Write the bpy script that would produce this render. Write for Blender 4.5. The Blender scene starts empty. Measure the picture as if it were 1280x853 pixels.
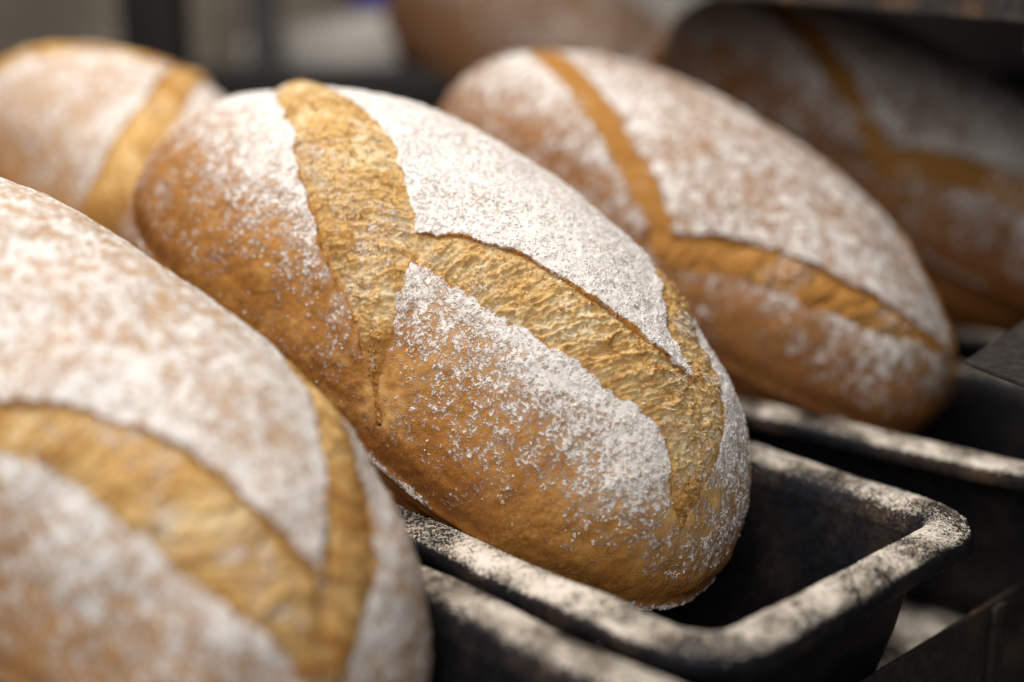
import bpy, math, random
import numpy as np
from mathutils import Vector, Matrix

# ------------------------------------------------------------------ camera, world, lamps
scn = bpy.context.scene
COL = scn.collection
PITCH, AZ = math.radians(14.5), math.radians(43.2)
CAM = Vector((0, 0, .18))
vh = Vector((-math.cos(AZ), math.sin(AZ), 0)); RT = Vector((math.sin(AZ), math.cos(AZ), 0))
FW = vh*math.cos(PITCH) + Vector((0, 0, -math.sin(PITCH))); UP = RT.cross(FW)
cd = bpy.data.cameras.new('camera'); cam = bpy.data.objects.new('camera', cd); COL.objects.link(cam)
cam.matrix_world = Matrix(((RT.x, UP.x, -FW.x, CAM.x), (RT.y, UP.y, -FW.y, CAM.y), (RT.z, UP.z, -FW.z, CAM.z), (0, 0, 0, 1)))
cd.sensor_width = 36; cd.lens = 36*1650/1280; cd.clip_start = .01; cd.clip_end = 50
cd.dof.use_dof = True; cd.dof.focus_distance = .468; cd.dof.aperture_fstop = 2.5; cd.dof.aperture_blades = 0
scn.camera = cam

w = bpy.data.worlds.new('World'); scn.world = w; w.use_nodes = True
bg = w.node_tree.nodes['Background']; bg.inputs[0].default_value = (1, .97, .94, 1); bg.inputs[1].default_value = .03

def area(name, loc, target, size, power, col):
    l = bpy.data.lights.new(name, 'AREA'); l.shape = 'RECTANGLE'; l.size, l.size_y = size; l.energy = power; l.color = col
    o = bpy.data.objects.new(name, l); COL.objects.link(o); o.location = loc
    o.rotation_euler = (Vector(target)-Vector(loc)).to_track_quat('-Z', 'Y').to_euler()
    return o
area('ceiling_lamp', (-.68, .10, 1.15), (-.42, .30, .05), (.8, .6), 19.0, (1, .962, .915))
area('front_fill', (.34, -.50, .66), (-.40, .28, .05), (.9, .7), 7.4, (1, .985, .97))  # unseen fill light added at front left to brighten the near faces

scn.view_settings.view_transform = 'Standard'; scn.view_settings.look = 'None'
scn.view_settings.exposure = .10; scn.view_settings.gamma = 1; scn.view_settings.use_curve_mapping = False
scn.cycles.use_denoising = True
scn.cycles.max_bounces = 6

# ------------------------------------------------------------------ helpers
def tag(o, label, cat, group=None):
    o['label'] = label; o['category'] = cat
    if group: o['group'] = group
    return o
def thing(name, label, cat, group=None, loc=(0, 0, 0)):
    o = bpy.data.objects.new(name, None); COL.objects.link(o); o.location = loc; o.empty_display_size = .03
    return tag(o, label, cat, group)
def mesh_obj(name, V, F, mat, parent=None, attrs=None, smooth=True):
    me = bpy.data.meshes.new(name)
    V = np.ascontiguousarray(V, np.float32); F = np.asarray(F)
    if F.ndim == 2 and len(F):
        k = F.shape[1]
        me.vertices.add(len(V)); me.vertices.foreach_set('co', V.ravel())
        me.loops.add(F.size); me.loops.foreach_set('vertex_index', F.astype(np.int32).ravel())
        me.polygons.add(len(F)); me.polygons.foreach_set('loop_start', np.arange(0, F.size, k, dtype=np.int32))
        me.update(calc_edges=True); me.validate()
    if smooth: me.polygons.foreach_set('use_smooth', np.ones(len(me.polygons), bool))
    for n, a in (attrs or {}).items():
        at = me.attributes.new(n, 'FLOAT', 'POINT'); at.data.foreach_set('value', np.ascontiguousarray(a, np.float32))
    o = bpy.data.objects.new(name, me); COL.objects.link(o); me.materials.append(mat)
    if parent: o.parent = parent
    return o
_rs = np.random.RandomState(7); _TAB = _rs.rand(64, 64, 64).astype(np.float32)*2-1
def noise(P, scale, off=0.):
    """smooth value noise in -1..1; P (n,3) metres, scale in cells per metre"""
    p = np.asarray(P, np.float64)*scale + np.array([off*17.31, off*9.77, off*5.13]) + 1000.
    i = np.floor(p).astype(np.int64); f = p-i; f = f*f*f*(f*(f*6-15)+10)
    i &= 63; j = (i+1) & 63
    x0, y0, z0 = i.T; x1, y1, z1 = j.T; fx, fy, fz = f.T
    g = lambda a, b, c: _TAB[a, b, c]
    c00 = g(x0, y0, z0)*(1-fx)+g(x1, y0, z0)*fx; c10 = g(x0, y1, z0)*(1-fx)+g(x1, y1, z0)*fx
    c01 = g(x0, y0, z1)*(1-fx)+g(x1, y0, z1)*fx; c11 = g(x0, y1, z1)*(1-fx)+g(x1, y1, z1)*fx
    return (c00*(1-fy)+c10*fy)*(1-fz)+(c01*(1-fy)+c11*fy)*fz
def fbm(P, scale, off=0., oct=3):
    s = 0; a = 1.; t = 0
    for k in range(oct):
        s = s+a*noise(P, scale*2**k, off+k*3.7); t += a; a *= .5
    return s/t
def sstep(a, b, x):
    t = np.clip((x-a)/(b-a), 0, 1); return t*t*(3-2*t)
def norm(v): return v/np.maximum(np.linalg.norm(v, axis=-1, keepdims=True), 1e-12)

def cells(U, size, off):
    """torn-crumb cells: (thin strands between bubbles 0..1, bubble hollow 0..1)"""
    p = U/size+1000.; i0 = np.floor(p).astype(np.int64); o = int(off*7) % 64
    f1 = np.full(len(p), 9.); f2 = np.full(len(p), 9.); dp = np.zeros(len(p))
    for dx in (-1, 0, 1):
        for dy in (-1, 0, 1):
            ii = i0+np.array([dx, dy]); a, b = ii[:, 0] & 63, ii[:, 1] & 63
            cx = ii[:, 0]+.5+.48*_TAB[a, b, o]; cy = ii[:, 1]+.5+.48*_TAB[b, o, a]
            d = np.hypot(p[:, 0]-cx, p[:, 1]-cy); lt = d < f1
            f2 = np.where(lt, f1, np.minimum(f2, d)); dp = np.where(lt, _TAB[o, a, b], dp); f1 = np.where(lt, d, f1)
    e = f2-f1
    return 1-sstep(0, .28, e), sstep(.08, .55, e)*(.5+.5*dp)

# ------------------------------------------------------------------ materials
def new_mat(name):
    m = bpy.data.materials.new(name); m.use_nodes = True; nt = m.node_tree
    return m, nt, nt.nodes['Principled BSDF']
class NT:
    def __init__(s, nt): s.nt = nt
    def n(s, t, **kw):
        x = s.nt.nodes.new(t)
        for k, v in kw.items(): setattr(x, k, v)
        return x
    def put(s, sock, v):
        if isinstance(v, bpy.types.NodeSocket): s.nt.links.new(v, sock)
        elif isinstance(v, tuple) and len(v) == 3 and sock.type == 'RGBA': sock.default_value = (*v, 1)
        else: sock.default_value = v
    def math(s, op, a, b=0., c=None, clamp=False):
        x = s.n('ShaderNodeMath', operation=op, use_clamp=clamp); s.put(x.inputs[0], a); s.put(x.inputs[1], b)
        if c is not None: s.put(x.inputs[2], c)
        return x.outputs[0]
    def noise(s, vec, scale, detail=2., rough=.5, dist=0.):
        x = s.n('ShaderNodeTexNoise'); s.put(x.inputs['Vector'], vec); x.inputs['Scale'].default_value = scale
        x.inputs['Detail'].default_value = detail; x.inputs['Roughness'].default_value = rough; x.inputs['Distortion'].default_value = dist
        return x.outputs['Fac']
    def mix(s, f, a, b):
        x = s.n('ShaderNodeMix', data_type='RGBA'); s.put(x.inputs[0], f); s.put(x.inputs[6], a); s.put(x.inputs[7], b); return x.outputs[2]
    def ramp(s, v, a, b, lo=0., hi=1.):
        x = s.n('ShaderNodeMapRange', interpolation_type='SMOOTHSTEP'); s.put(x.inputs[0], v); s.put(x.inputs[1], a); s.put(x.inputs[2], b)
        x.inputs[3].default_value = lo; x.inputs[4].default_value = hi; return x.outputs[0]
    def attr(s, name):
        return s.n('ShaderNodeAttribute', attribute_name=name).outputs['Fac']
    def bump(s, h, strength, dist, nrm=None):
        x = s.n('ShaderNodeBump'); s.put(x.inputs['Height'], h); x.inputs['Strength'].default_value = strength; x.inputs['Distance'].default_value = dist
        if nrm is not None: s.put(x.inputs['Normal'], nrm)
        return x.outputs[0]

FLOUR = (.87, .82, .775)
def crust_material(name, light, dark, seed=0., wt=(.22, .42, .24, .12)):
    m, nt, b = new_mat(name); g = NT(nt)
    tc = g.n('ShaderNodeTexCoord'); mp = g.n('ShaderNodeMapping'); nt.links.new(tc.outputs['Object'], mp.inputs[0])
    mp.inputs['Location'].default_value = (seed*1.7, seed*.9, seed*.4); v = mp.outputs[0]
    dens = g.attr('flour'); brown = g.attr('brown')
    n0 = g.noise(v, 45, 3); n1 = g.noise(v, 190, 2.5, .55); n2 = g.noise(v, 620, 2.5, .6); n3 = g.noise(v, 1700, 2, .6)
    # crust colour: browned where the attribute says so, freckled by noise
    bn = g.math('ADD', brown, g.math('MULTIPLY', g.math('SUBTRACT', g.noise(v, 95, 4, .6), .5), .9))
    bn = g.math('ADD', bn, g.math('MULTIPLY', g.math('SUBTRACT', n2, .5), .55))
    bn = g.math('ADD', bn, g.math('MULTIPLY', g.math('SUBTRACT', n3, .5), .9))
    bn = g.math('ADD', bn, g.math('MULTIPLY', g.math('SUBTRACT', n0, .5), .7))
    crust = g.mix(g.ramp(bn, -.05, 1.1), light, dark)
    crust = g.mix(g.math('MULTIPLY', g.ramp(g.noise(v, 330, 3, .6), .60, .74), .55), crust, tuple(c*.55 for c in dark))
    # flour: clumps where the summed noise rises above a threshold set by the dusting density
    n4 = g.noise(v, 4200, 1.5, .6)
    f = g.math('ADD', g.math('ADD', g.math('MULTIPLY', n1, wt[0]), g.math('MULTIPLY', n4, wt[3])), g.math('ADD', g.math('MULTIPLY', n2, wt[1]), g.math('MULTIPLY', n3, wt[2])))
    f = g.math('ADD', f, g.math('MULTIPLY', g.math('SUBTRACT', n0, .5), .14))
    th = g.math('SUBTRACT', .635, g.math('MULTIPLY', dens, .225))
    mask = g.ramp(g.math('SUBTRACT', f, th), -.042, .052)
    film = g.math('MULTIPLY', g.ramp(g.math('ADD', dens, g.math('MULTIPLY', g.math('SUBTRACT', n1, .5), .8)), .30, 1.10), .62)
    film = g.math('MULTIPLY', film, g.ramp(n3, .25, .60, .55, 1.))
    cov = g.math('MAXIMUM', mask, film)
    crust = g.mix(g.math('MULTIPLY', g.attr('gold'), .85), crust, g.mix(g.ramp(n1, .3, .7), (.80, .50, .19), (.50, .225, .055)))
    col = g.mix(g.math('MULTIPLY', cov, .97), crust, FLOUR)
    nt.links.new(col, b.inputs['Base Color'])
    nt.links.new(g.ramp(cov, 0, .6, .52, .95), b.inputs['Roughness']); b.inputs['Specular IOR Level'].default_value = .24
    h = g.math('ADD', g.math('MULTIPLY', mask, .28), g.math('MULTIPLY', n3, g.math('MULTIPLY_ADD', mask, .4, .30)))
    h = g.math('ADD', h, g.math('MULTIPLY', n2, .5))
    nt.links.new(g.bump(h, .9, .0007), b.inputs['Normal'])
    return m
def crumb_material(name):
    m, nt, b = new_mat(name); g = NT(nt)
    tc = g.n('ShaderNodeTexCoord'); v = tc.outputs['Object']
    toast = g.attr('toast'); fl = g.attr('flour')
    n1 = g.noise(v, 210, 4, .62); n2 = g.noise(v, 900, 3, .7); n3 = g.noise(v, 2800, 2, .65)
    t = g.math('ADD', toast, g.math('MULTIPLY', g.math('SUBTRACT', n1, .5), 1.9))
    t = g.math('ADD', t, g.math('MULTIPLY', g.math('SUBTRACT', n2, .5), .95))
    t = g.math('ADD', t, g.math('MULTIPLY', g.math('SUBTRACT', n3, .5), 1.0))
    col = g.mix(g.ramp(t, -.25, .55), (.96, .79, .50), (.80, .50, .19))
    col = g.mix(g.ramp(t, .55, 1.25), col, (.50, .235, .06))
    f = g.math('ADD', g.math('MULTIPLY', n1, .45), g.math('MULTIPLY', n2, .55))
    mask = g.ramp(g.math('SUBTRACT', f, g.math('SUBTRACT', .74, g.math('MULTIPLY', fl, .34))), -.03, .05)
    col = g.mix(mask, col, FLOUR)
    nt.links.new(col, b.inputs['Base Color']); b.inputs['Roughness'].default_value = .85; b.inputs['Specular IOR Level'].default_value = .08
    h = g.math('ADD', g.math('MULTIPLY', n2, .8), g.math('MULTIPLY', n3, .7))
    nt.links.new(g.bump(h, 1., .0009), b.inputs['Normal'])
    b.inputs['Subsurface Weight'].default_value = .08; b.inputs['Subsurface Radius'].default_value = (.004, .002, .0008); b.inputs['Subsurface Scale'].default_value = 1.
    return m
def steel_material(name, base, rough, flour=.0, rust=.0, sc=1., metal=0., spill=None):
    """dark baked-on steel; flour settles on faces that look up"""
    m, nt, b = new_mat(name); g = NT(nt)
    tc = g.n('ShaderNodeTexCoord'); v = tc.outputs['Object']
    geo = g.n('ShaderNodeNewGeometry'); sx = g.n('ShaderNodeSeparateXYZ'); nt.links.new(geo.outputs['Normal'], sx.inputs[0]); nz = sx.outputs[2]
    n0 = g.noise(v, 34*sc, 3); n1 = g.noise(v, 240*sc, 3, .6); n2 = g.noise(v, 900*sc, 3, .65)
    col = g.mix(g.ramp(n1, .35, .75), base, tuple(c*1.9 for c in base))
    col = g.mix(g.math('MULTIPLY', g.ramp(g.math('ADD', g.math('MULTIPLY', n0, .6), g.math('MULTIPLY', n2, .4)), .5, .66), rust), col, (.17, .095, .045))
    n3 = g.noise(v, 2600*sc, 2, .6)
    f = g.math('ADD', g.math('ADD', g.math('MULTIPLY', n0, .30), g.math('MULTIPLY', n3, .26)), g.math('ADD', g.math('MULTIPLY', n1, .12), g.math('MULTIPLY', n2, .32)))
    up = g.ramp(nz, .05, .95)
    d = g.math('MULTIPLY', up, flour)
    if spill:      # flour swept up against the front edge
        so = g.n('ShaderNodeSeparateXYZ'); nt.links.new(v, so.inputs[0]); d = g.math('MULTIPLY', d, g.ramp(so.outputs[0], spill[0], spill[1], .45, 1.))
    mask = g.ramp(g.math('SUBTRACT', f, g.math('SUBTRACT', .68, g.math('MULTIPLY', d, .235))), -.030, .036)
    thin = g.math('MULTIPLY', g.ramp(f, .42, .66), g.math('MULTIPLY', flour, .03))
    cov = g.math('MAXIMUM', mask, thin)
    col = g.mix(cov, col, g.mix(g.ramp(n0, .3, .7), (.50, .41, .30), (.72, .64, .55)))
    nt.links.new(col, b.inputs['Base Color'])
    nt.links.new(g.ramp(cov, 0, .5, rough, .95), b.inputs['Roughness']); b.inputs['Specular IOR Level'].default_value = .13
    b.inputs['Metallic'].default_value = metal
    h = g.math('ADD', g.math('MULTIPLY', n2, .4), g.math('MULTIPLY', mask, .7))
    nt.links.new(g.bump(h, .8, .0007), b.inputs['Normal'])
    return m
def plain_material(name, col, rough, var=.25, sc=8.):
    m, nt, b = new_mat(name); g = NT(nt)
    tc = g.n('ShaderNodeTexCoord'); n = g.noise(tc.outputs['Object'], sc, 4, .6)
    nt.links.new(g.mix(g.ramp(n, .3, .7), tuple(c*(1-var) for c in col), tuple(min(1, c*(1+var)) for c in col)), b.inputs['Base Color'])
    b.inputs['Roughness'].default_value = rough; b.inputs['Specular IOR Level'].default_value = .2
    return m
M_FLOUR = plain_material('flour', FLOUR, 1., .03, 300.)
M_TIN = steel_material('black_tin', (.005, .0052, .0068), .40, .62, .10)
M_RIM = steel_material('floury_rim', (.007, .007, .009), .36, .82, .40)
M_TRAY = steel_material('tray_steel', (.008, .0075, .0075), .5, .82, .4, spill=(.24, .30))
M_RACK = steel_material('rack_steel', (.020, .018, .017), .38, .10, .45, 1., .0)
M_SHELF = steel_material('shelf_steel', (.030, .026, .025), .36, .12, .6)
M_WALL = plain_material('bakery_wall', (.40, .335, .265), .8)
M_POST = plain_material('post_paint', (.016, .014, .014), .5)
M_PALE = plain_material('pale_enamel', (.62, .58, .52), .6)
M_BLUE = plain_material('blue_plastic', (.05, .05, .42), .5)

# ------------------------------------------------------------------ setting: tray, wall
def box(V0, V1):
    (x0, y0, z0), (x1, y1, z1) = V0, V1
    V = [(x0,y0,z0),(x1,y0,z0),(x1,y1,z0),(x0,y1,z0),(x0,y0,z1),(x1,y0,z1),(x1,y1,z1),(x0,y1,z1)]
    F = [(0,3,2,1),(4,5,6,7),(0,1,5,4),(1,2,6,5),(2,3,7,6),(3,0,4,7)]
    return np.array(V, float), np.array(F)
def box_obj(name, V0, V1, mat, parent=None, bev=.0015):
    V, F = box(V0, V1); o = mesh_obj(name, V, F, mat, parent, smooth=False)
    if bev:
        md = o.modifiers.new('bevel', 'BEVEL'); md.width = bev; md.segments = 2
    return o
def plate_obj(name, pts, thick, mat, parent=None, bev=.0006):
    n = len(pts); P = [Vector(p) for p in pts]
    nr = (P[1]-P[0]).cross(P[-1]-P[0]).normalized()
    V = [tuple(p) for p in P]+[tuple(p-nr*thick) for p in P]
    me = bpy.data.meshes.new(name)
    me.from_pydata(V, [], [tuple(range(n)), tuple(range(2*n-1, n-1, -1))]+[(i, n+i, n+(i+1) % n, (i+1) % n) for i in range(n)])
    me.update(); me.materials.append(mat)
    o = bpy.data.objects.new(name, me); COL.objects.link(o)
    if parent: o.parent = parent
    if bev:
        md = o.modifiers.new('bevel', 'BEVEL'); md.width = bev; md.segments = 2
    return o
# ------------------------------------------------------------------ tins
def dv_dir(V, k, stride, N, rs, sk):
    along = norm(V[np.minimum(k+stride, len(V)-1)]-V[k]+1e-9); acr = np.cross(N[k], along); th = rs.normal(sk*.6, .35, len(k))[:, None]
    return acr*np.cos(th)+along*np.sin(th)
def add_grains(parent, C_, N_, rs, r0, r1):
    n = len(C_)
    if not n: return
    r = r0+(r1-r0)*rs.rand(n, 1)**2; t = norm(np.cross(N_, rs.normal(size=(n, 3)))); b = np.cross(N_, t)
    J = lambda: r*rs.uniform(.6, 1.3, (n, 1))
    V = np.stack([C_+t*J(), C_+b*J(), C_-t*J(), C_-b*J(), C_+N_*J()*.9+t*r*.3*rs.normal(size=(n, 1)), C_-N_*r*.4], 1).reshape(-1, 3)
    o = (np.arange(n)*6)[:, None]
    F = np.concatenate([o+np.array(f) for f in ((0, 1, 4), (1, 2, 4), (2, 3, 4), (3, 0, 4), (1, 0, 5), (2, 1, 5), (3, 2, 5), (0, 3, 5))])
    g = mesh_obj('loose_flour', V, F, M_FLOUR, parent, smooth=True); g['kind'] = 'stuff'
def rrect(hx, hy, r, nc=14, ns=40):
    """closed rounded-rectangle outline, counter-clockwise, with straight runs subdivided"""
    pts = []
    cs = [(hx-r, hy-r, 0), (-hx+r, hy-r, 90), (-hx+r, -hy+r, 180), (hx-r, -hy+r, 270)]
    for k, (cx, cy, a0) in enumerate(cs):
        for i in range(nc+1):
            a = math.radians(a0+90*i/nc); pts.append((cx+r*math.cos(a), cy+r*math.sin(a)))
        nx, ny, na = cs[(k+1) % 4]
        p1 = (nx+r*math.cos(math.radians(na)), ny+r*math.sin(math.radians(na))); p0 = pts[-1]
        for i in range(1, ns): pts.append((p0[0]+(p1[0]-p0[0])*i/ns, p0[1]+(p1[1]-p0[1])*i/ns))
    return np.array(pts)
TIN_DEPTH = .085
INNER = [(-.024, -.0815), (-.0205, -.079), (-.0185, -.073), (-.0125, -.045), (-.0055, -.016), (-.0040, -.0095)]
RIM = [(-.0042, -.0100), (-.0026, -.0042), (.0002, -.0009), (.0035, .0000), (.0080, -.0004), (.0125, -.0012), (.0148, -.0022), (.0158, -.0040), (.0160, -.0078), (.0154, -.0088), (.0144, -.0086), (.0130, -.0064), (.0100, -.0046), (.0040, -.0065), (-.0012, -.0120)]
OUTER = [(-.0012, -.0110), (-.0030, -.0180), (-.0095, -.045), (-.0160, -.073), (-.0190, -.0825), (-.0230, -.0850)]
def tin(label, front, cy, yaw, length=.275, width=.155, splay=0., seed=0., grains=0):
    hx, hy, rc = length/2-.0186, width/2-.0186, .012
    root = thing('bread_tin', label, 'baking tin', 'black loaf tins in a row', (front-length/2, cy, 0)); root.rotation_euler = (0, 0, yaw)
    def rings(prof, cap=None):
        Vs = []
        for off, z in prof:
            p = rrect(hx+off, hy+off, max(.004, rc+off)); Vs.append(np.column_stack([p, np.full(len(p), z)]))
        n = len(Vs[0]); V = np.concatenate(Vs); F = []
        for k in range(len(prof)-1):
            i = np.arange(n); j = (i+1) % n
            F.append(np.column_stack([k*n+i, k*n+j, (k+1)*n+j, (k+1)*n+i]))
        F = np.concatenate(F)
        if cap is not None:   # close with rings shrinking to the middle
            base = cap*n if cap >= 0 else (len(prof)-1)*n
            c = V[base:base+n].copy(); s0 = base
            for s in (.8, .5, .2, .02):
                q = c.copy(); q[:, :2] *= s; st = len(V); V = np.concatenate([V, q])
                i = np.arange(n); j = (i+1) % n
                f = np.column_stack([s0+i, s0+j, st+j, st+i]); F = np.concatenate([F, f[:, ::-1] if cap == 0 else f]); s0 = st
        far = sstep(-.2*hy, hy, V[:, 1]); V[:, 1] += splay*(hx-V[:, 0])*far
        wob = np.column_stack([noise(V, 22, seed+1), noise(V, 22, seed+2), noise(V, 22, seed+3)])*.0011
        wob += np.column_stack([noise(V, 75, seed+4), noise(V, 75, seed+5), noise(V, 75, seed+6)])*.00035
        V += wob
        return V, F
    V, F = rings(INNER, 0); mesh_obj('inner_wall', V, F[:, ::-1], M_TIN, root)
    V, F = rings(OUTER, -1); mesh_obj('outer_wall', V, F[:, ::-1], M_TIN, root)
    V, F = rings(RIM); rim = mesh_obj('rim', V, F[:, ::-1], M_RIM, root)
    if grains:      # flour and crumbs fallen on the rim
        rs = np.random.RandomState(3); a, b, c, d = (V[F[:, i]] for i in range(4)); n = np.cross(c-a, b-d); n *= -1; ar = np.linalg.norm(n, axis=1); n = n/ar[:, None]
        n *= np.sign((n[:, 2:]+.2)); pr = ar*sstep(.45, .95, n[:, 2]); pr /= pr.sum(); fi = rs.choice(len(F), grains, p=pr); u, w_ = rs.rand(2, grains)[:, :, None]
        C_ = (a[fi]*(1-u)+b[fi]*u)*(1-w_)+(d[fi]*(1-u)+c[fi]*u)*w_; keep = noise(C_, 300, 61)+.8*noise(C_, 60, 62) > .12
        add_grains(rim, C_[keep], n[fi][keep], rs, .00012, .00034)
    return root
tin('black steel loaf tin whose floury empty corner shows beside the sharp middle loaf', -.199, .3500, 0., width=.172, splay=.06, seed=1, grains=26000)
tin('black loaf tin under the big blurred loaf at the lower left', -.170, .1840, .0, seed=5)
tin('black loaf tin under the right-hand loaf, its floury rim running to the edge', -.170, .5480, .10, seed=9)
tin('dark loaf tin under the shaded loaf at the far right', -.215, .7450, .10, seed=13)
tin('dark loaf tin under the small blurred loaf at the upper left', -.560, .3700, .0, seed=17)
tin('dark loaf tin behind the loaves under the shadowed one at the top', -.690, .8100, .0, seed=21)

tray = thing('baking_tray', 'black steel tray dusted with flour under the tins, with a raised front edge', 'tray', None, (-.55, .45, -.09))
box_obj('tray_floor', (-.60, -.55, -.004), (.325, .65, .0035), M_TRAY, tray)
box_obj('front_edge', (.3255, -.55, -.11), (.3275, .65, .036), M_RACK, tray, .0008)
box_obj('support_strap', (.328, .022, -.11), (.330, .031, .0345), M_RACK, tray, .0006)

# ------------------------------------------------------------------ loaves
PE, VE, CL, VL = 2.4, 2.2, .052, 3.6
class Loaf:
    def __init__(s, fit, seed, amp=1., full=0.):
        s.p = fit; s.a, s.b, s.c = fit[6:9]; s.seed = seed; s.amp = amp; s.full = full
    def base(s, m):
        """unit directions -> loaf surface, dome above the crease and tin-shaped foot below"""
        up = m[:, 2] >= 0
        d = m*np.where(up[:, None], np.array([[s.a, s.b, s.c]]), np.array([[s.a, s.b, CL]]))
        pl = (np.abs(d[:, 0]/s.a)**PE+np.abs(d[:, 1]/s.b)**PE)
        fu = (pl**(VE/PE)+np.abs(d[:, 2]/s.c)**VE)**(1/VE)
        fl = (pl**(VL/PE)+np.abs(d[:, 2]/CL)**VL)**(1/VL)
        P = d/np.where(up, fu, fl)[:, None]
        tuck = 1-.075*sstep(.0, -.16, m[:, 2])-.10*sstep(-.1, -.9, m[:, 2])-.025*sstep(.16, -.02, m[:, 2])
        P[:, :2] *= tuck[:, None]
        if s.full:     # one end proved fuller than the other
            bk = sstep(.05, -.9, P[:, 0]/s.a); P[:, 1] *= 1+s.full*bk*(P[:, 1] < 0); P[:, 0] *= 1+.5*s.full*bk
        return P
    def surf(s, m, fine=True):
        P = s.base(m); e = 1e-3
        # numerical normal
        t1 = norm(np.cross(m, np.where(np.abs(m[:, 2:3]) < .9, [[0, 0, 1.]], [[1., 0, 0]]))); t2 = np.cross(m, t1)
        N = norm(np.cross(s.base(norm(m+e*t1))-P, s.base(norm(m+e*t2))-P))
        N *= np.sign((N*P).sum(1, keepdims=True)+1e-9)
        h = .0030*noise(P, 17, s.seed)+.0012*noise(P, 45, s.seed+2)
        h = h*s.amp-.0035*np.exp(-((m[:, 2]+.035)/.030)**2)*(1+.5*noise(P, 60, s.seed+4))+.0012*np.exp(-((m[:, 2]-.02)/.02)**2)
        return P+N*h[:, None], N
    @staticmethod
    def q2m(q):
        ph = np.maximum(np.hypot(q[:, 0], q[:, 1]), 1e-9); k = np.sin(ph)/ph
        return np.column_stack([q[:, 0]*k, q[:, 1]*k, np.cos(ph)])
    @staticmethod
    def m2q(m):
        ph = np.arccos(np.clip(m[:, 2], -1, 1)); r = np.hypot(m[:, 0], m[:, 1])+1e-9
        return np.column_stack([ph*m[:, 0]/r, ph*m[:, 1]/r])
def smooth_line(pts, n):
    p = np.array(pts, float); d = np.r_[0, np.cumsum(np.linalg.norm(np.diff(p, axis=0), axis=1))]
    u = np.linspace(0, d[-1], n*2); r = np.column_stack([np.interp(u, d, p[:, 0]), np.interp(u, d, p[:, 1])])
    k = max(3, n//14); ker = np.hanning(k+2)[1:-1]; ker /= ker.sum()
    e = np.pad(r, ((k, k), (0, 0)), mode='reflect', reflect_type='odd')
    r2 = np.column_stack([np.convolve(e[:, i], ker, 'same') for i in (0, 1)])[k:-k]
    r2[0], r2[-1] = r[0], r[-1]
    return r2[np.linspace(0, len(r2)-1, n).round().astype(int)]
def poly_sd(Q, poly):
    """signed distance to a polygon, negative inside"""
    out = np.full(len(Q), 1e9); ins = np.zeros(len(Q), bool)
    lo, hi = poly.min(0)-.02, poly.max(0)+.02
    k = np.where(((Q > lo) & (Q < hi)).all(1))[0]; q = Q[k]
    far = np.linalg.norm(np.maximum(0, np.maximum(lo-Q, Q-hi)), axis=1)+.02
    out = far
    if not len(k): return out
    d2 = np.full(len(k), 1e9); c = np.zeros(len(k), bool)
    A = poly; B = np.roll(poly, -1, 0)
    for a, b in zip(A, B):
        e = b-a; w_ = q-a; L = max((e*e).sum(), 1e-14)
        t = np.clip((w_@e)/L, 0, 1); r = w_-t[:, None]*e; d2 = np.minimum(d2, (r*r).sum(1))
        cond = (a[1] > q[:, 1]) != (b[1] > q[:, 1])
        if cond.any():
            xx = a[0]+(q[:, 1]-a[1])*e[0]/(e[1] if abs(e[1]) > 1e-12 else 1e-12); c ^= cond & (q[:, 0] < xx)
    out[k] = np.sqrt(d2)*np.where(c, -1, 1)
    return out
def cube_dirs(nx, ny, nz):
    """cube-sphere directions with welded seams"""
    Vs, Fs, off = [], [], 0
    t = lambda n: np.tan(np.linspace(-math.pi/4, math.pi/4, n+1))
    for ax, sg in ((2, 1), (2, -1), (0, 1), (0, -1), (1, 1), (1, -1)):
        nu, nv = {2: (nx, ny), 0: (ny, nz), 1: (nx, nz)}[ax]
        if ax == 2 and sg == -1: nu, nv = nx, ny
        U, Vv = np.meshgrid(t(nu), t(nv), indexing='ij'); one = np.full_like(U, sg)
        D = {2: (U, Vv, one), 0: (one, U, Vv), 1: (U, one, Vv)}[ax]
        Vs.append(np.stack(D, -1).reshape(-1, 3))
        i, j = np.meshgrid(np.arange(nu), np.arange(nv), indexing='ij'); k = (i*(nv+1)+j).ravel()+off
        f = np.column_stack([k, k+nv+1, k+nv+2, k+1])
        flip = (sg == -1) ^ (ax == 1)
        Fs.append(f[:, ::-1] if flip else f); off += (nu+1)*(nv+1)
    V = np.concatenate(Vs); F = np.concatenate(Fs)
    key = np.round(V*1e5).astype(np.int64)
    _, first, inv = np.unique(key, axis=0, return_index=True, return_inverse=True)
    return norm(V[first]), inv.ravel()[F]
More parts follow.
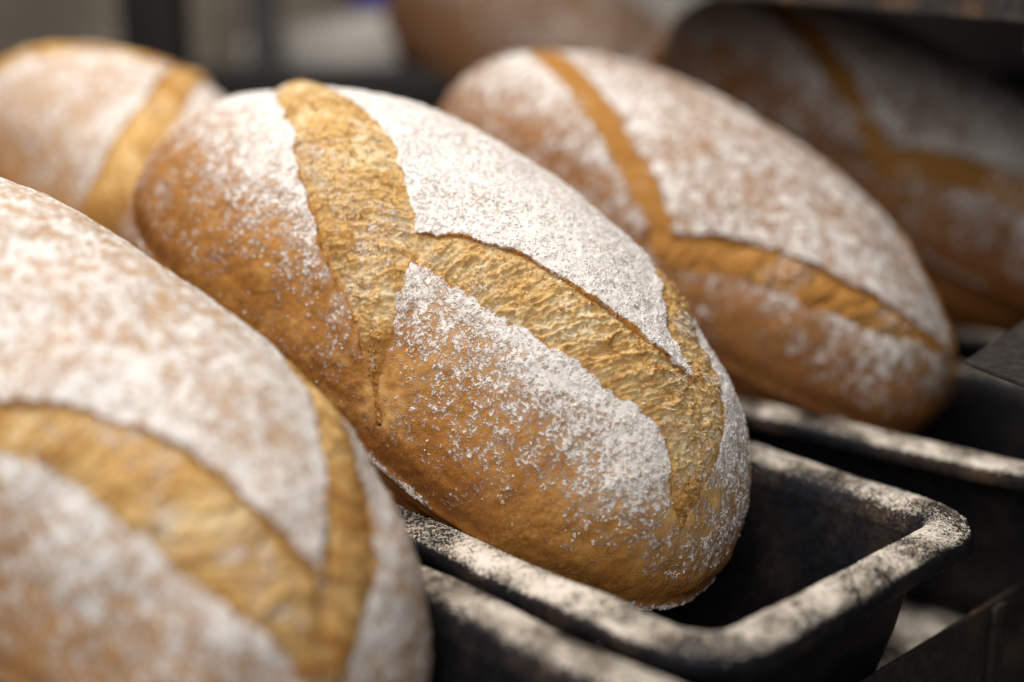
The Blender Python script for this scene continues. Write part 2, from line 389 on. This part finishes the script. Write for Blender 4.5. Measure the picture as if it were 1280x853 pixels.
def build_loaf(label, fit, cuts, mat, seed, res, flour=1., amp=1., brown=.0, low=(-.26, .86), front=.0, grains=0, tail=None, full=0.):
    L = Loaf(fit, seed, amp, full); S = np.array([L.a, L.b])*1.0
    root = thing('bread_loaf', label, 'bread loaf', 'floured loaves in tins', fit[:3])
    root.rotation_mode = 'XYZ'; root.rotation_euler = (fit[5], fit[4], fit[3])
    # ---- cuts: two edge lines each, in unrolled loaf coordinates
    bands = []
    for c in cuts:
        n = 80; e0 = smooth_line(c['e0'], n)*S; e1 = smooth_line(c['e1'], n)*S
        bands.append((c, e0, e1, np.concatenate([e0, e1[::-1]])))
    m, F = cube_dirs(int(.31/res), int(.17/res), int(.13/res))
    q = L.m2q(m); Q = q*S
    P0 = L.base(m)
    def sdall(Q, P):
        sd = np.full(len(Q), 9.); ear = np.zeros(len(Q))
        for c, e0, e1, poly in bands:
            d = poly_sd(Q, poly); sd = np.minimum(sd, d)
        return sd+.0012*noise(P, 95, seed+5)+.0009*noise(P, 210, seed+6)+.0004*noise(P, 520, seed+7)
    sd = sdall(Q, P0)
    # snap vertices near an edge onto it
    step = np.maximum(res*1.0, 1e-4); near = np.abs(sd) < step*.75; k = np.where(near & (m[:, 2] > -.2))[0]
    for it in range(3):
        h = 2e-4; dx = np.column_stack([np.full(len(k), h), np.zeros(len(k))]); dy = dx[:, ::-1]
        f = lambda qq: sdall(qq, L.base(L.q2m(qq/S)))
        s0 = f(Q[k]); gx = (f(Q[k]+dx)-s0)/h; gy = (f(Q[k]+dy)-s0)/h; g2 = np.maximum(gx*gx+gy*gy, .25)
        Q[k] -= (np.clip(s0/g2, -step, step)*.9)[:, None]*np.column_stack([gx, gy])
    if len(k): m[k] = L.q2m(Q[k]/S)
    snapped = np.zeros(len(m), bool); snapped[k] = True
    P, N = L.surf(m); sd = sdall(Q, L.base(m)); sd[snapped] = 0
    keep = sd[F].mean(1) > -1e-9
    keep &= (sd[F] > -step*.5).all(1)
    # lift along the ears
    ear = np.zeros(len(m))
    for c, e0, e1, poly in bands:
        for e, lift, wd in ((e0, c.get('lift0', .0008), c.get('w0', .006)), (e1, c.get('lift1', .0005), c.get('w1', .006))):
            sel = np.where((sd < .03))[0]
            d = np.full(len(sel), 9.)
            for a in e[::2]: d = np.minimum(d, np.linalg.norm(Q[sel]-a, axis=1))
            ear[sel] = np.maximum(ear[sel], lift*np.exp(-(d/wd)))
    for tq, tr_ in tail or (): ear *= 1-.95*np.exp(-(np.linalg.norm(Q-np.array(tq)*S, axis=1)/(tr_*1.8))**2)
    fin = .00038*noise(P, 260, seed+11)+.0002*noise(P, 800, seed+12)+.0005*np.clip(noise(P, 150, seed+15)-.45, 0, 1)
    P = P+N*(ear*(1+.5*noise(P, 120, seed+13)+.9*noise(P, 45, seed+14))+fin)[:, None]
    # flour density and browning
    nzl = N[:, 2]; side = noise(P, 28, seed+21)*.16+noise(P, 70, seed+22)*.10
    dens = sstep(low[0], low[1], nzl+side+front*np.clip(P[:, 0]/L.a, -.6, 1))*(.78+.10*sstep(.45, .85, nzl))
    dens += .28*np.exp(-np.maximum(sd, 0)/.014)*sstep(.0, .5, nzl)
    dens = dens*(.35+.65*sstep(.0, .0016, sd+.0006+.0010*noise(P, 260, seed+26)))
    gold = np.zeros(len(m))
    for tq, tr_ in tail or ():    # where the cuts run out the crust stays golden and rubbed bare
        td = np.exp(-(np.linalg.norm(Q-np.array(tq)*S, axis=1)/tr_)**2); dens *= 1-.70*td; gold = np.maximum(gold, np.clip(td*1.3-.15+.5*noise(P, 130, seed+27), 0, 1))
    crease = np.exp(-((m[:, 2]-.022)/.022)**2)*sstep(-.5, .4, noise(P, 30, seed+25))
    dens = np.maximum(dens, .72*crease)
    dens *= sstep(-.10, .0, m[:, 2])*.95+.05
    br = .55+brown-.25*sstep(.2, .9, nzl)+.20*noise(P, 22, seed+23)+.18*np.exp(-np.maximum(sd, 0)/.0010)
    br += .20*sstep(.35, -.1, nzl)
    used = np.unique(F[keep]); remap = -np.ones(len(m), int); remap[used] = np.arange(len(used)); Fk = remap[F[keep]]
    Vv, Nn, dn, bb, gg = P[used], N[used], dens[used]*flour, br[used], gold[used]
    # torn skirt hanging from every crust edge into the cut
    E_ = np.concatenate([Fk[:, [i, (i+1) % 4]] for i in range(4)]); ks = np.sort(E_, 1)
    code = ks[:, 0].astype(np.int64)*len(used)+ks[:, 1]; _, ix, ct = np.unique(code, return_index=True, return_counts=True)
    be = E_[ix[ct == 1]]
    if len(be):
        bv = np.unique(be); nb = len(Vv); mp = -np.ones(len(Vv), int); mp[bv] = nb+np.arange(len(bv))
        Vv = np.concatenate([Vv, Vv[bv]-Nn[bv]*.0030]); dn = np.r_[dn, np.zeros(len(bv))]; bb = np.r_[bb, np.full(len(bv), .35)]; gg = np.r_[gg, gg[bv]]
        Fk = np.concatenate([Fk, np.column_stack([be[:, 1], be[:, 0], mp[be[:, 0]], mp[be[:, 1]]])])
    mesh_obj('crust', Vv, Fk, mat, root, {'flour': dn, 'brown': bb, 'gold': gg})
    if grains:      # loose flour lying on the crust
        rs = np.random.RandomState(11); Fg = Fk[:, :]; a_, b_, c_, d_ = (Vv[Fg[:, i]] for i in range(4))
        ar = np.linalg.norm(np.cross(c_-a_, d_-b_), axis=1); de = dn[Fg].mean(1); mid = (a_+c_)/2
        clump = sstep(-.05, .5, noise(mid, 420, seed+51)+.5*noise(mid, 160, seed+52)+.9*(de-.55))
        pr = ar*np.clip(de, 0, 1.1)**1.5*clump*(mid[:, 2] > -.004); pr /= pr.sum()
        nc = grains//7; fi = rs.choice(len(Fg), nc, p=pr); u, v_ = rs.rand(2, nc)[:, :, None]
        C_ = (a_[fi]*(1-u)+b_[fi]*u)*(1-v_)+(d_[fi]*(1-u)+c_[fi]*u)*v_
        Nf = norm(np.cross(c_-a_, d_-b_))[fi]; rep_ = rs.randint(2, 13, nc); C_ = np.repeat(C_, rep_, 0); Nf = np.repeat(Nf, rep_, 0); ng = len(C_)
        rad = np.repeat(rs.uniform(.0002, .0009, nc), rep_)*np.sqrt(rs.rand(ng)); t_ = norm(np.cross(Nf, rs.normal(size=(ng, 3))))
        C_ = C_+t_*rad[:, None]+Nf*(np.clip(.0006-rad, 0, 1)*rs.rand(ng)*.6)[:, None]
        add_grains(root, C_, Nf, rs, .00018, .00040)
    # ---- opened cuts: torn crumb
    for bi, (c, e0, e1, poly) in enumerate(bands):
        ln = np.linalg.norm(np.diff((e0+e1)/2, axis=0), axis=1).sum(); wd = np.median(np.linalg.norm(e1-e0, axis=1))
        r = res*.6; ns = int(ln/r)+2; ext = .0035; nt_ = int((wd*1.25+2*ext)/r)+3
        f0 = smooth_line(e0, ns); f1 = smooth_line(e1, ns)
        wv = f1-f0; W = np.linalg.norm(wv, axis=1, keepdims=True); wn = wv/np.maximum(W, 1e-6)
        # keep a stable across direction where the band closes
        for i in range(1, ns):
            if W[i, 0] < .0035: wn[i] = wn[i-1]
        tt = np.linspace(0, 1, nt_)[None, :]
        dist = -ext+tt*(W+2*ext)                 # metres from edge 0
        QQ = f0[:, None, :]+wn[:, None, :]*dist[..., None]
        QQ = QQ.reshape(-1, 2); dist = dist.ravel(); Wr = np.repeat(W[:, 0], nt_); sm = np.repeat(np.linspace(0, ln, ns), nt_)
        mm = L.q2m(QQ/S); PB, NB = L.surf(mm)
        d0, d1 = dist, Wr-dist; t01 = np.clip(dist/np.maximum(Wr, 1e-5), 0, 1)
        prof = c.get('bulge', .0008)*4*t01*(1-t01)*np.clip(Wr/.02, 0, 1.2)-.0002+.0003*sstep(.66, .95, sm/ln)
        fade = 1-.9*sstep(.66, .95, sm/ln)
        prof -= fade*(c.get('dep0', .0015)*np.exp(-np.maximum(d0, 0)/c.get('dw0', .004))+c.get('dep1', .0006)*np.exp(-np.maximum(d1, 0)/c.get('dw1', .004)))
        prof -= .0022*sstep(0, -ext, d0)+.0022*sstep(0, -ext, d1)
        sk = c.get('skew', .7); rough = c.get('rough', 1.)
        warp = np.column_stack([noise(PB, 110, seed+30), noise(PB, 110, seed+31)])*.0036+np.column_stack([noise(PB, 420, seed+32), noise(PB, 420, seed+33)])*.0014
        uv = np.column_stack([sm+sk*dist, dist*.45])+warp
        w1, g1 = cells(uv, .0062, seed+bi); w2, g2 = cells(uv, .0027, seed+bi+50); w3, g3 = cells(uv*np.array([1, 1.3]), .0013, seed+bi+90)
        big = noise(np.column_stack([sm+sk*dist, dist*.5, np.full(len(sm), seed+bi)]), 85, seed+34)
        amt = sstep(-.5, .6, noise(PB, 60, seed+35))          # some stretches open, some closed and smooth
        fib = 1-2*np.abs(noise(np.column_stack([(sm+sk*dist), dist*.14, np.full(len(sm), seed)])+.35*np.column_stack([warp, warp[:, 0]]), 480, seed+37))
        tear = .0007*big+.0005*w1*amt-.0016*g1*amt+.0003*w2-.0006*g2+.00062*fib+.00034*noise(PB, 430, seed+38)+.00030*noise(PB, 900, seed+39)+.00025*noise(PB, 1700, seed+40)
        w0, g0 = cells(uv*np.array([1, .75]), .0100, seed+bi+120); tear += c.get('open', .35)*(.0009*w0-.0030*g0*sstep(-.1, .5, noise(PB, 75, seed+36)))
        tear *= rough*.8
        inside = sstep(-.001, .003, np.minimum(d0, d1))
        hgt = prof+tear*(.35+.65*inside)
        V = PB+NB*hgt[:, None]
        toast = .34+.30*big+.22*w1+.12*w2-.6*g1*amt-.25*g2-.35*g0*c.get('open', .35)+.20*fib+.30*noise(PB, 50, seed+41)
        toast += .30*np.exp(-np.maximum(d1, 0)/.0022)+.25*np.exp(-np.maximum(d0, 0)/.0016)+c.get('toast', 0.)+.30*sstep(.45, .0, NB[:, 2])+.45*sstep(.78, 1., sm/ln)
        fl = .22+.35*sstep(.1, .6, noise(PB, 48, seed+42))+c.get('flour', 0.)
        I, J = np.meshgrid(np.arange(ns-1), np.arange(nt_-1), indexing='ij'); kk = (I*nt_+J).ravel()
        Fb = np.column_stack([kk, kk+nt_, kk+nt_+1, kk+1])
        # orient outward
        a_, b_, c_ = V[Fb[:, 0]], V[Fb[:, 1]], V[Fb[:, 3]]
        if (np.cross(b_-a_, c_-a_)*NB[Fb[:, 0]]).sum() < 0: Fb = Fb[:, ::-1]
        cut = mesh_obj('score_cut', V, Fb, M_CRUMB, root, {'toast': toast, 'flour': fl})
        if grains:      # torn flakes standing off the crumb
            rs = np.random.RandomState(5+bi); ok = np.where((np.minimum(d0, d1) > .0012) & (sm > .002) & (sm < ln-.002))[0]
            k = rs.choice(ok, int(len(ok)*.05)); n_ = len(k); Nk = NB[k]
            along = norm(V[np.minimum(k+nt_, len(V)-1)]-V[k]+1e-9); acr = np.cross(Nk, along); th = rs.normal(sk*.6, .7, n_)[:, None]
            dv = norm(acr*np.cos(th)+along*np.sin(th)); sd_ = np.cross(Nk, dv)
            l_ = rs.uniform(.0006, .0021, n_)[:, None]; w_ = l_*rs.uniform(.25, .6, n_)[:, None]; z_ = rs.uniform(.00005, .00065, n_)[:, None]; cu = rs.uniform(-.1, .35, n_)[:, None]
            b0 = V[k]-Nk*.0002
            FV = np.stack([b0-dv*l_*.5-sd_*w_*.5, b0-dv*l_*.5+sd_*w_*.5, b0+sd_*w_*.6+Nk*z_, b0-sd_*w_*.6+Nk*z_, b0+dv*l_*.6+sd_*w_*.25+Nk*(z_+cu*l_), b0+dv*l_*.6-sd_*w_*.25+Nk*(z_+cu*l_)], 1).reshape(-1, 3)
            o6 = (np.arange(n_)*6)[:, None]; FF = np.concatenate([o6+np.array([0, 1, 2, 3]), o6+np.array([3, 2, 4, 5])])
            ts = np.repeat(toast[k]+rs.normal(.0, .35, n_), 6)
            fo = mesh_obj('crumb_flakes', FV, FF, M_CRUMB, cut, {'toast': ts, 'flour': np.repeat(fl[k]*.8, 6)}, smooth=False); fo['kind'] = 'stuff'
            kf = rs.choice(ok, int(len(ok)*.030)); nf = len(kf); ax = norm(dv_dir(V, kf, nt_, NB, rs, sk)); lf = rs.uniform(.0012, .0045, nf); hf = rs.uniform(.0001, .0008, nf); rf = rs.uniform(.00005, .00014, nf)
            sdv = np.cross(NB[kf], ax); tb = rs.normal(0, .18, nf); rings_ = []
            for j in range(5):
                tj = j/4; c0 = V[kf]+ax*((tj-.5)*lf)[:, None]+sdv*(tb*lf*4*tj*(1-tj))[:, None]+NB[kf]*(hf*4*tj*(1-tj)-.0003)[:, None]
                rr = rf*(1.3-1.1*abs(tj-.5))
                rings_ += [c0+sdv*(rr*math.cos(a_))[:, None]+NB[kf]*(rr*math.sin(a_))[:, None] for a_ in (0, 2.094, 4.189)]
            FV = np.stack(rings_, 1).reshape(-1, 3); o15 = (np.arange(nf)*15)[:, None]
            FF = np.concatenate([o15+np.array([j*3+i, j*3+(i+1) % 3, j*3+3+(i+1) % 3, j*3+3+i]) for j in range(4) for i in range(3)])
            fo = mesh_obj('torn_strands', FV, FF, M_CRUMB, cut, {'toast': np.repeat(toast[kf]-.15+rs.normal(0, .25, nf), 15), 'flour': np.repeat(fl[kf]*.5, 15)}); fo['kind'] = 'stuff'
            k2 = rs.choice(ok, int(len(ok)*.6)); k2 = k2[rs.rand(len(k2)) < .9*sstep(.35, .95, fl[k2]+.5*noise(PB[k2], 210, seed+44))]
            add_grains(cut, V[k2]+NB[k2]*.0001, NB[k2], rs, .00016, .00045)
    return root

M_CRUMB = crumb_material('torn_crumb')
M_CR2 = crust_material('crust_golden', (.55, .267, .062), (.24, .081, .014), 1.)
M_CR1 = crust_material('crust_near', (.52, .28, .11), (.34, .145, .05), 2., (.30, .42, .18, .10))
M_CR4 = crust_material('crust_shaded', (.17, .085, .032), (.085, .035, .012), 4.)  # shade over the far back loaf is put into this darker crust colour
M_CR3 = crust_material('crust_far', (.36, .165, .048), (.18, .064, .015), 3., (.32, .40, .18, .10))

A0 = [(-1.05, .55), (-.95, .18), (-.735, -.20), (-.45, -.596), (-.299, -.791), (-.177, -.929), (-.045, -1.05), (.092, -1.135), (.213, -1.225), (.275, -1.275), (.37, -1.355)]
A1 = [(-.88, .60), (-.79, .25), (-.610, -.06), (-.391, -.249), (-.193, -.416), (-.054, -.57), (.071, -.70), (.102, -.795), (.144, -.903), (.204, -1.055), (.25, -1.186), (.282, -1.262), (.375, -1.350)]
B0 = [(.01, -.77), (.079, -.703), (.174, -.592), (.253, -.52), (.317, -.46), (.393, -.416), (.466, -.366), (.544, -.31), (.622, -.237), (.707, -.148), (.779, -.054), (.88, -.07), (.99, -.20), (1.12, -.38)]
B1 = [(.08, -.825), (.116, -.81), (.21, -.781), (.322, -.754), (.416, -.719), (.502, -.653), (.588, -.60), (.681, -.545), (.77, -.465), (.865, -.405), (.956, -.416), (1.044, -.442), (1.156, -.422)]
C0 = [(-.05, .95), (.20, .69), (.40, .40), (.534, .18), (.637, .017), (.716, -.035), (.779, -.054), (.86, -.13), (.97, -.26), (1.10, -.40)]
C1 = [(.0, 1.08), (.30, .86), (.51, .56), (.645, .33), (.71, .275), (.778, .235), (.849, .161), (.919, .075), (.989, -.044), (1.056, -.201), (1.127, -.321), (1.160, -.405)]
cutA = dict(e0=A0, e1=A1, bulge=.0022, dep0=.0008, dep1=.0001, dw0=.004, lift0=.0004, lift1=.0002, skew=-.5, rough=.85, flour=-.02)
cutB = dict(e0=B0, e1=B1, bulge=.0006, dep0=.0020, dep1=.0001, dw0=.006, open=1., lift0=.0009, lift1=.0001, w0=.008, skew=.8, rough=1.15, flour=.02)
cutC = dict(e0=C0, e1=C1, bulge=.0008, dep0=.0008, dep1=.0006, dw0=.004, lift0=.0005, lift1=.0001, skew=.4, rough=.9, flour=.10, toast=.12)

build_loaf('sharply focused floured loaf in the middle with wide torn golden cuts',
           (-.4202, .3382, .0282, .1243, .4224, -.0708, .1566, .0721, .1006), [cutA, cutB, cutC], M_CR2, 3.1, .00075, front=.09, grains=85000, full=.11, tail=(((1.13, -.34), .021), ((.30, -1.27), .014)))

B0n = [(.10, -.86), (.212, -.765), (.266, -.682), (.347, -.566), (.428, -.476), (.515, -.413), (.619, -.369), (.72, -.328), (.824, -.272), (.879, -.232), (.98, -.30), (1.10, -.44)]
B1n = [(.20, -.95), (.297, -.877), (.388, -.79), (.509, -.749), (.619, -.713), (.729, -.667), (.837, -.583), (.945, -.502), (1.075, -.451), (1.16, -.47)]
C0n = [(-.15, 1.0), (.12, .80), (.294, .58), (.432, .395), (.576, .196), (.694, .052), (.795, -.078), (.862, -.183), (.96, -.29), (1.08, -.42)]
C1n = [(-.1, 1.1), (.2, .92), (.37, .70), (.53, .51), (.675, .327), (.813, .196), (.923, .069), (1.029, -.121), (1.128, -.294), (1.18, -.44)]
build_loaf('large blurred floury loaf filling the lower left corner, nearest to the viewer',
           (-.4086, .1678, .022, .2145, .3738, -.0799, .1549, .0721, .0876),
           [cutA, dict(cutB, e0=B0n, e1=B1n, lift0=.0008, dep0=.0015, toast=.38, rough=.8), dict(cutC, e0=C0n, e1=C1n, toast=.35)], M_CR1, 8.3, .0013, .74, 1., -.12, (-.8, .60))

A0f = [(-1.02, .30), (-.9, .0), (-.714, -.336), (-.436, -.608), (-.25, -.782), (-.067, -.936), (.099, -1.069), (.2, -1.16)]
A1f = [(-.9, .38), (-.78, .05), (-.6, -.25), (-.369, -.46), (-.169, -.67), (.0, -.84), (.163, -.985), (.25, -1.10)]
B0f = [(.12, -1.12), (.199, -1.10), (.307, -.953), (.436, -.806), (.571, -.678), (.74, -.522), (.888, -.336), (1.03, -.12), (1.10, .02)]
B1f = [(.25, -1.22), (.328, -1.192), (.46, -1.024), (.586, -.91), (.756, -.765), (.91, -.552), (1.05, -.20), (1.13, -.03)]
C0f = [(.2, .9), (.45, .55), (.645, .22), (.779, .20), (.926, .20), (1.088, .15), (1.233, .057)]
C1f = [(.25, 1.0), (.52, .70), (.70, .37), (.82, .36), (.963, .36), (1.127, .32), (1.29, .20)]
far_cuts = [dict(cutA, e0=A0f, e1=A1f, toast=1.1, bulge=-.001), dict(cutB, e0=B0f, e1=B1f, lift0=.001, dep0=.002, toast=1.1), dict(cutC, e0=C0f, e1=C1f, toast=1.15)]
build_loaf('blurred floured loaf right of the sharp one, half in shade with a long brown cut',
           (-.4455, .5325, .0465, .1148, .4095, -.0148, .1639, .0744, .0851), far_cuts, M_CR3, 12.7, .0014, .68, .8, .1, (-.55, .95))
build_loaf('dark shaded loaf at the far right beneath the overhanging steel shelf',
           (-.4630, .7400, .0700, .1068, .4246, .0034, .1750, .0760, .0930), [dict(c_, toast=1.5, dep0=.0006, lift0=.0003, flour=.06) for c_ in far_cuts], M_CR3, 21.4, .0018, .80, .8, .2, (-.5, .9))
A0b = [(-.12, .75), (.066, .311), (.318, -.219), (.422, -.588), (.506, -.901), (.55, -1.15)]
A1b = [(.06, .75), (.233, .306), (.473, -.102), (.616, -.52), (.755, -.86), (.80, -1.1)]
C0b = [(-.85, -.95), (-.537, -.651), (-.289, -.425), (-.169, -.203), (.0, -.005), (.10, .20)]
C1b = [(-1.0, -.75), (-.76, -.44), (-.50, -.20), (-.36, .04), (-.13, .22), (.05, .40)]
build_loaf('pale floured loaf with one slanting golden cut, blurred behind at the upper left',
           (-.7342, .3717, .0594, .0007, .2277, -.0024, .1551, .0719, .0886), [dict(cutA, e0=A0b, e1=A1b, toast=.4), dict(cutC, e0=C0b, e1=C1b, toast=.4)], M_CR1, 27.9, .0018, .66, 1., .0, (-.1, .6))
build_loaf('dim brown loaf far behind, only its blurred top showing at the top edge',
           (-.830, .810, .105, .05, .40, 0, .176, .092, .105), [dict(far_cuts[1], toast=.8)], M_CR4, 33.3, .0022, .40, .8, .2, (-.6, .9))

# ------------------------------------------------------------------ rack and background
up = thing('shelf_tray', 'dark worn steel shelf edge overhanging the loaves at the top right', 'shelf', None, (0, 0, 0))
plate_obj('front_lip', [(-.600, .600, .1905), (-.200, .537, .1665), (-.200, .540, .196), (-.600, .603, .220)], .0016, M_SHELF, up)
plate_obj('shelf_sheet', [(-.600, .605, .1925), (-.200, .542, .1685), (-.10, 1.25, .215), (-.52, 1.30, .245)], .0016, M_SHELF, up)
box_obj('lip_rivet', (-.262, .536, .158), (-.236, .541, .166), M_SHELF, up, .001)

br = thing('bracket_plate', 'dark steel bracket corner with a bright worn edge at the right border', 'bracket', None, (0, 0, 0))
plate_obj('plate', [(-.234, .455, .048), (-.204, .442, .048), (-.060, .385, .048), (-.060, .640, .050), (-.258, .610, .051), (-.244, .522, .0505)], .0022, M_SHELF, br)
post = thing('rack_upright', 'dark steel rack upright carrying the bracket beside the tins', 'rack post', None, (-.045, .48, -.2))
box_obj('upright', (-.013, -.02, 0), (.013, .02, .75), M_RACK, post)
for k, (xx, yy, hh, wd, lab) in enumerate(((-1.04, .565, 1.2, .024, 'wide dark rack post standing behind the upper left loaf'), (-1.150, .742, 1.2, .014, 'thinner grey rack post to the right of the wide dark one'))):
    p = thing('rack_post', lab, 'rack post', 'posts of the rack behind', (xx, yy, -.3)); p.rotation_euler = (0, 0, -AZ)
    box_obj('upright', (-wd, -wd, 0), (wd, wd, hh), M_POST if k == 0 else plain_material('grey_post', (.09, .085, .085), .5), p)
    box_obj('foot_plate', (-wd*1.6, -wd*1.6, -.006), (wd*1.6, wd*1.6, 0), M_POST, p)
rl = box_obj('rack_rail', (-.60, -.012, -.03), (.60, .012, .012), M_POST); rl.location = (-.93, .66, .113); rl.rotation_euler = (0, 0, math.radians(46.8)); tag(rl, 'dark horizontal rack rail crossing behind the loaves', 'rail')
wall = box_obj('back_wall', (-2.2, -.02, -1.2), (2.2, .02, 2.2), M_WALL, None, 0); wall.location = tuple(CAM+vh*2.0); wall.rotation_euler = (0, 0, math.radians(90)-AZ+math.radians(0)); wall['kind'] = 'structure'
wall.rotation_euler = (0, 0, math.atan2(RT.y, RT.x))
pn = box_obj('wall_panel', (-.11, -.01, -.05), (.11, .01, .16), M_PALE, None, .003); pn.location = tuple(CAM+vh*1.95+RT*.235+Vector((0, 0, .005))); pn.rotation_euler = wall.rotation_euler
tag(pn, 'pale panel on the wall glimpsed between the far loaves at the top edge', 'panel')
bc = box_obj('blue_crate', (-.08, -.05, 0), (.07, .05, .12), M_BLUE, None, .006); bc.location = tuple(CAM+vh*1.7-RT*.115+Vector((0, 0, -.010))); bc.rotation_euler = wall.rotation_euler
tag(bc, 'blurred blue crate edge at the top behind the loaves', 'crate')
bp = box_obj('rack_back_panel', (-.22, -.004, -.35), (.45, .004, .45), M_POST, None, .002); bp.location = tuple(CAM+vh*1.25+RT*.44); bp.rotation_euler = wall.rotation_euler
tag(bp, 'dark sheet panel closing the rack behind the shaded loaf at the far right', 'panel')
pt = box_obj('pale_tray', (-.09, -.03, -.004), (.075, .03, .045), M_PALE, None, .004); pt.location = tuple(CAM+vh*1.42-RT*.185+Vector((0, 0, -.068))); pt.rotation_euler = (math.radians(12), math.radians(-9), wall.rotation_euler[2])
tag(pt, 'pale blurred tray lying behind the rack rail, above the sharp loaf', 'tray')
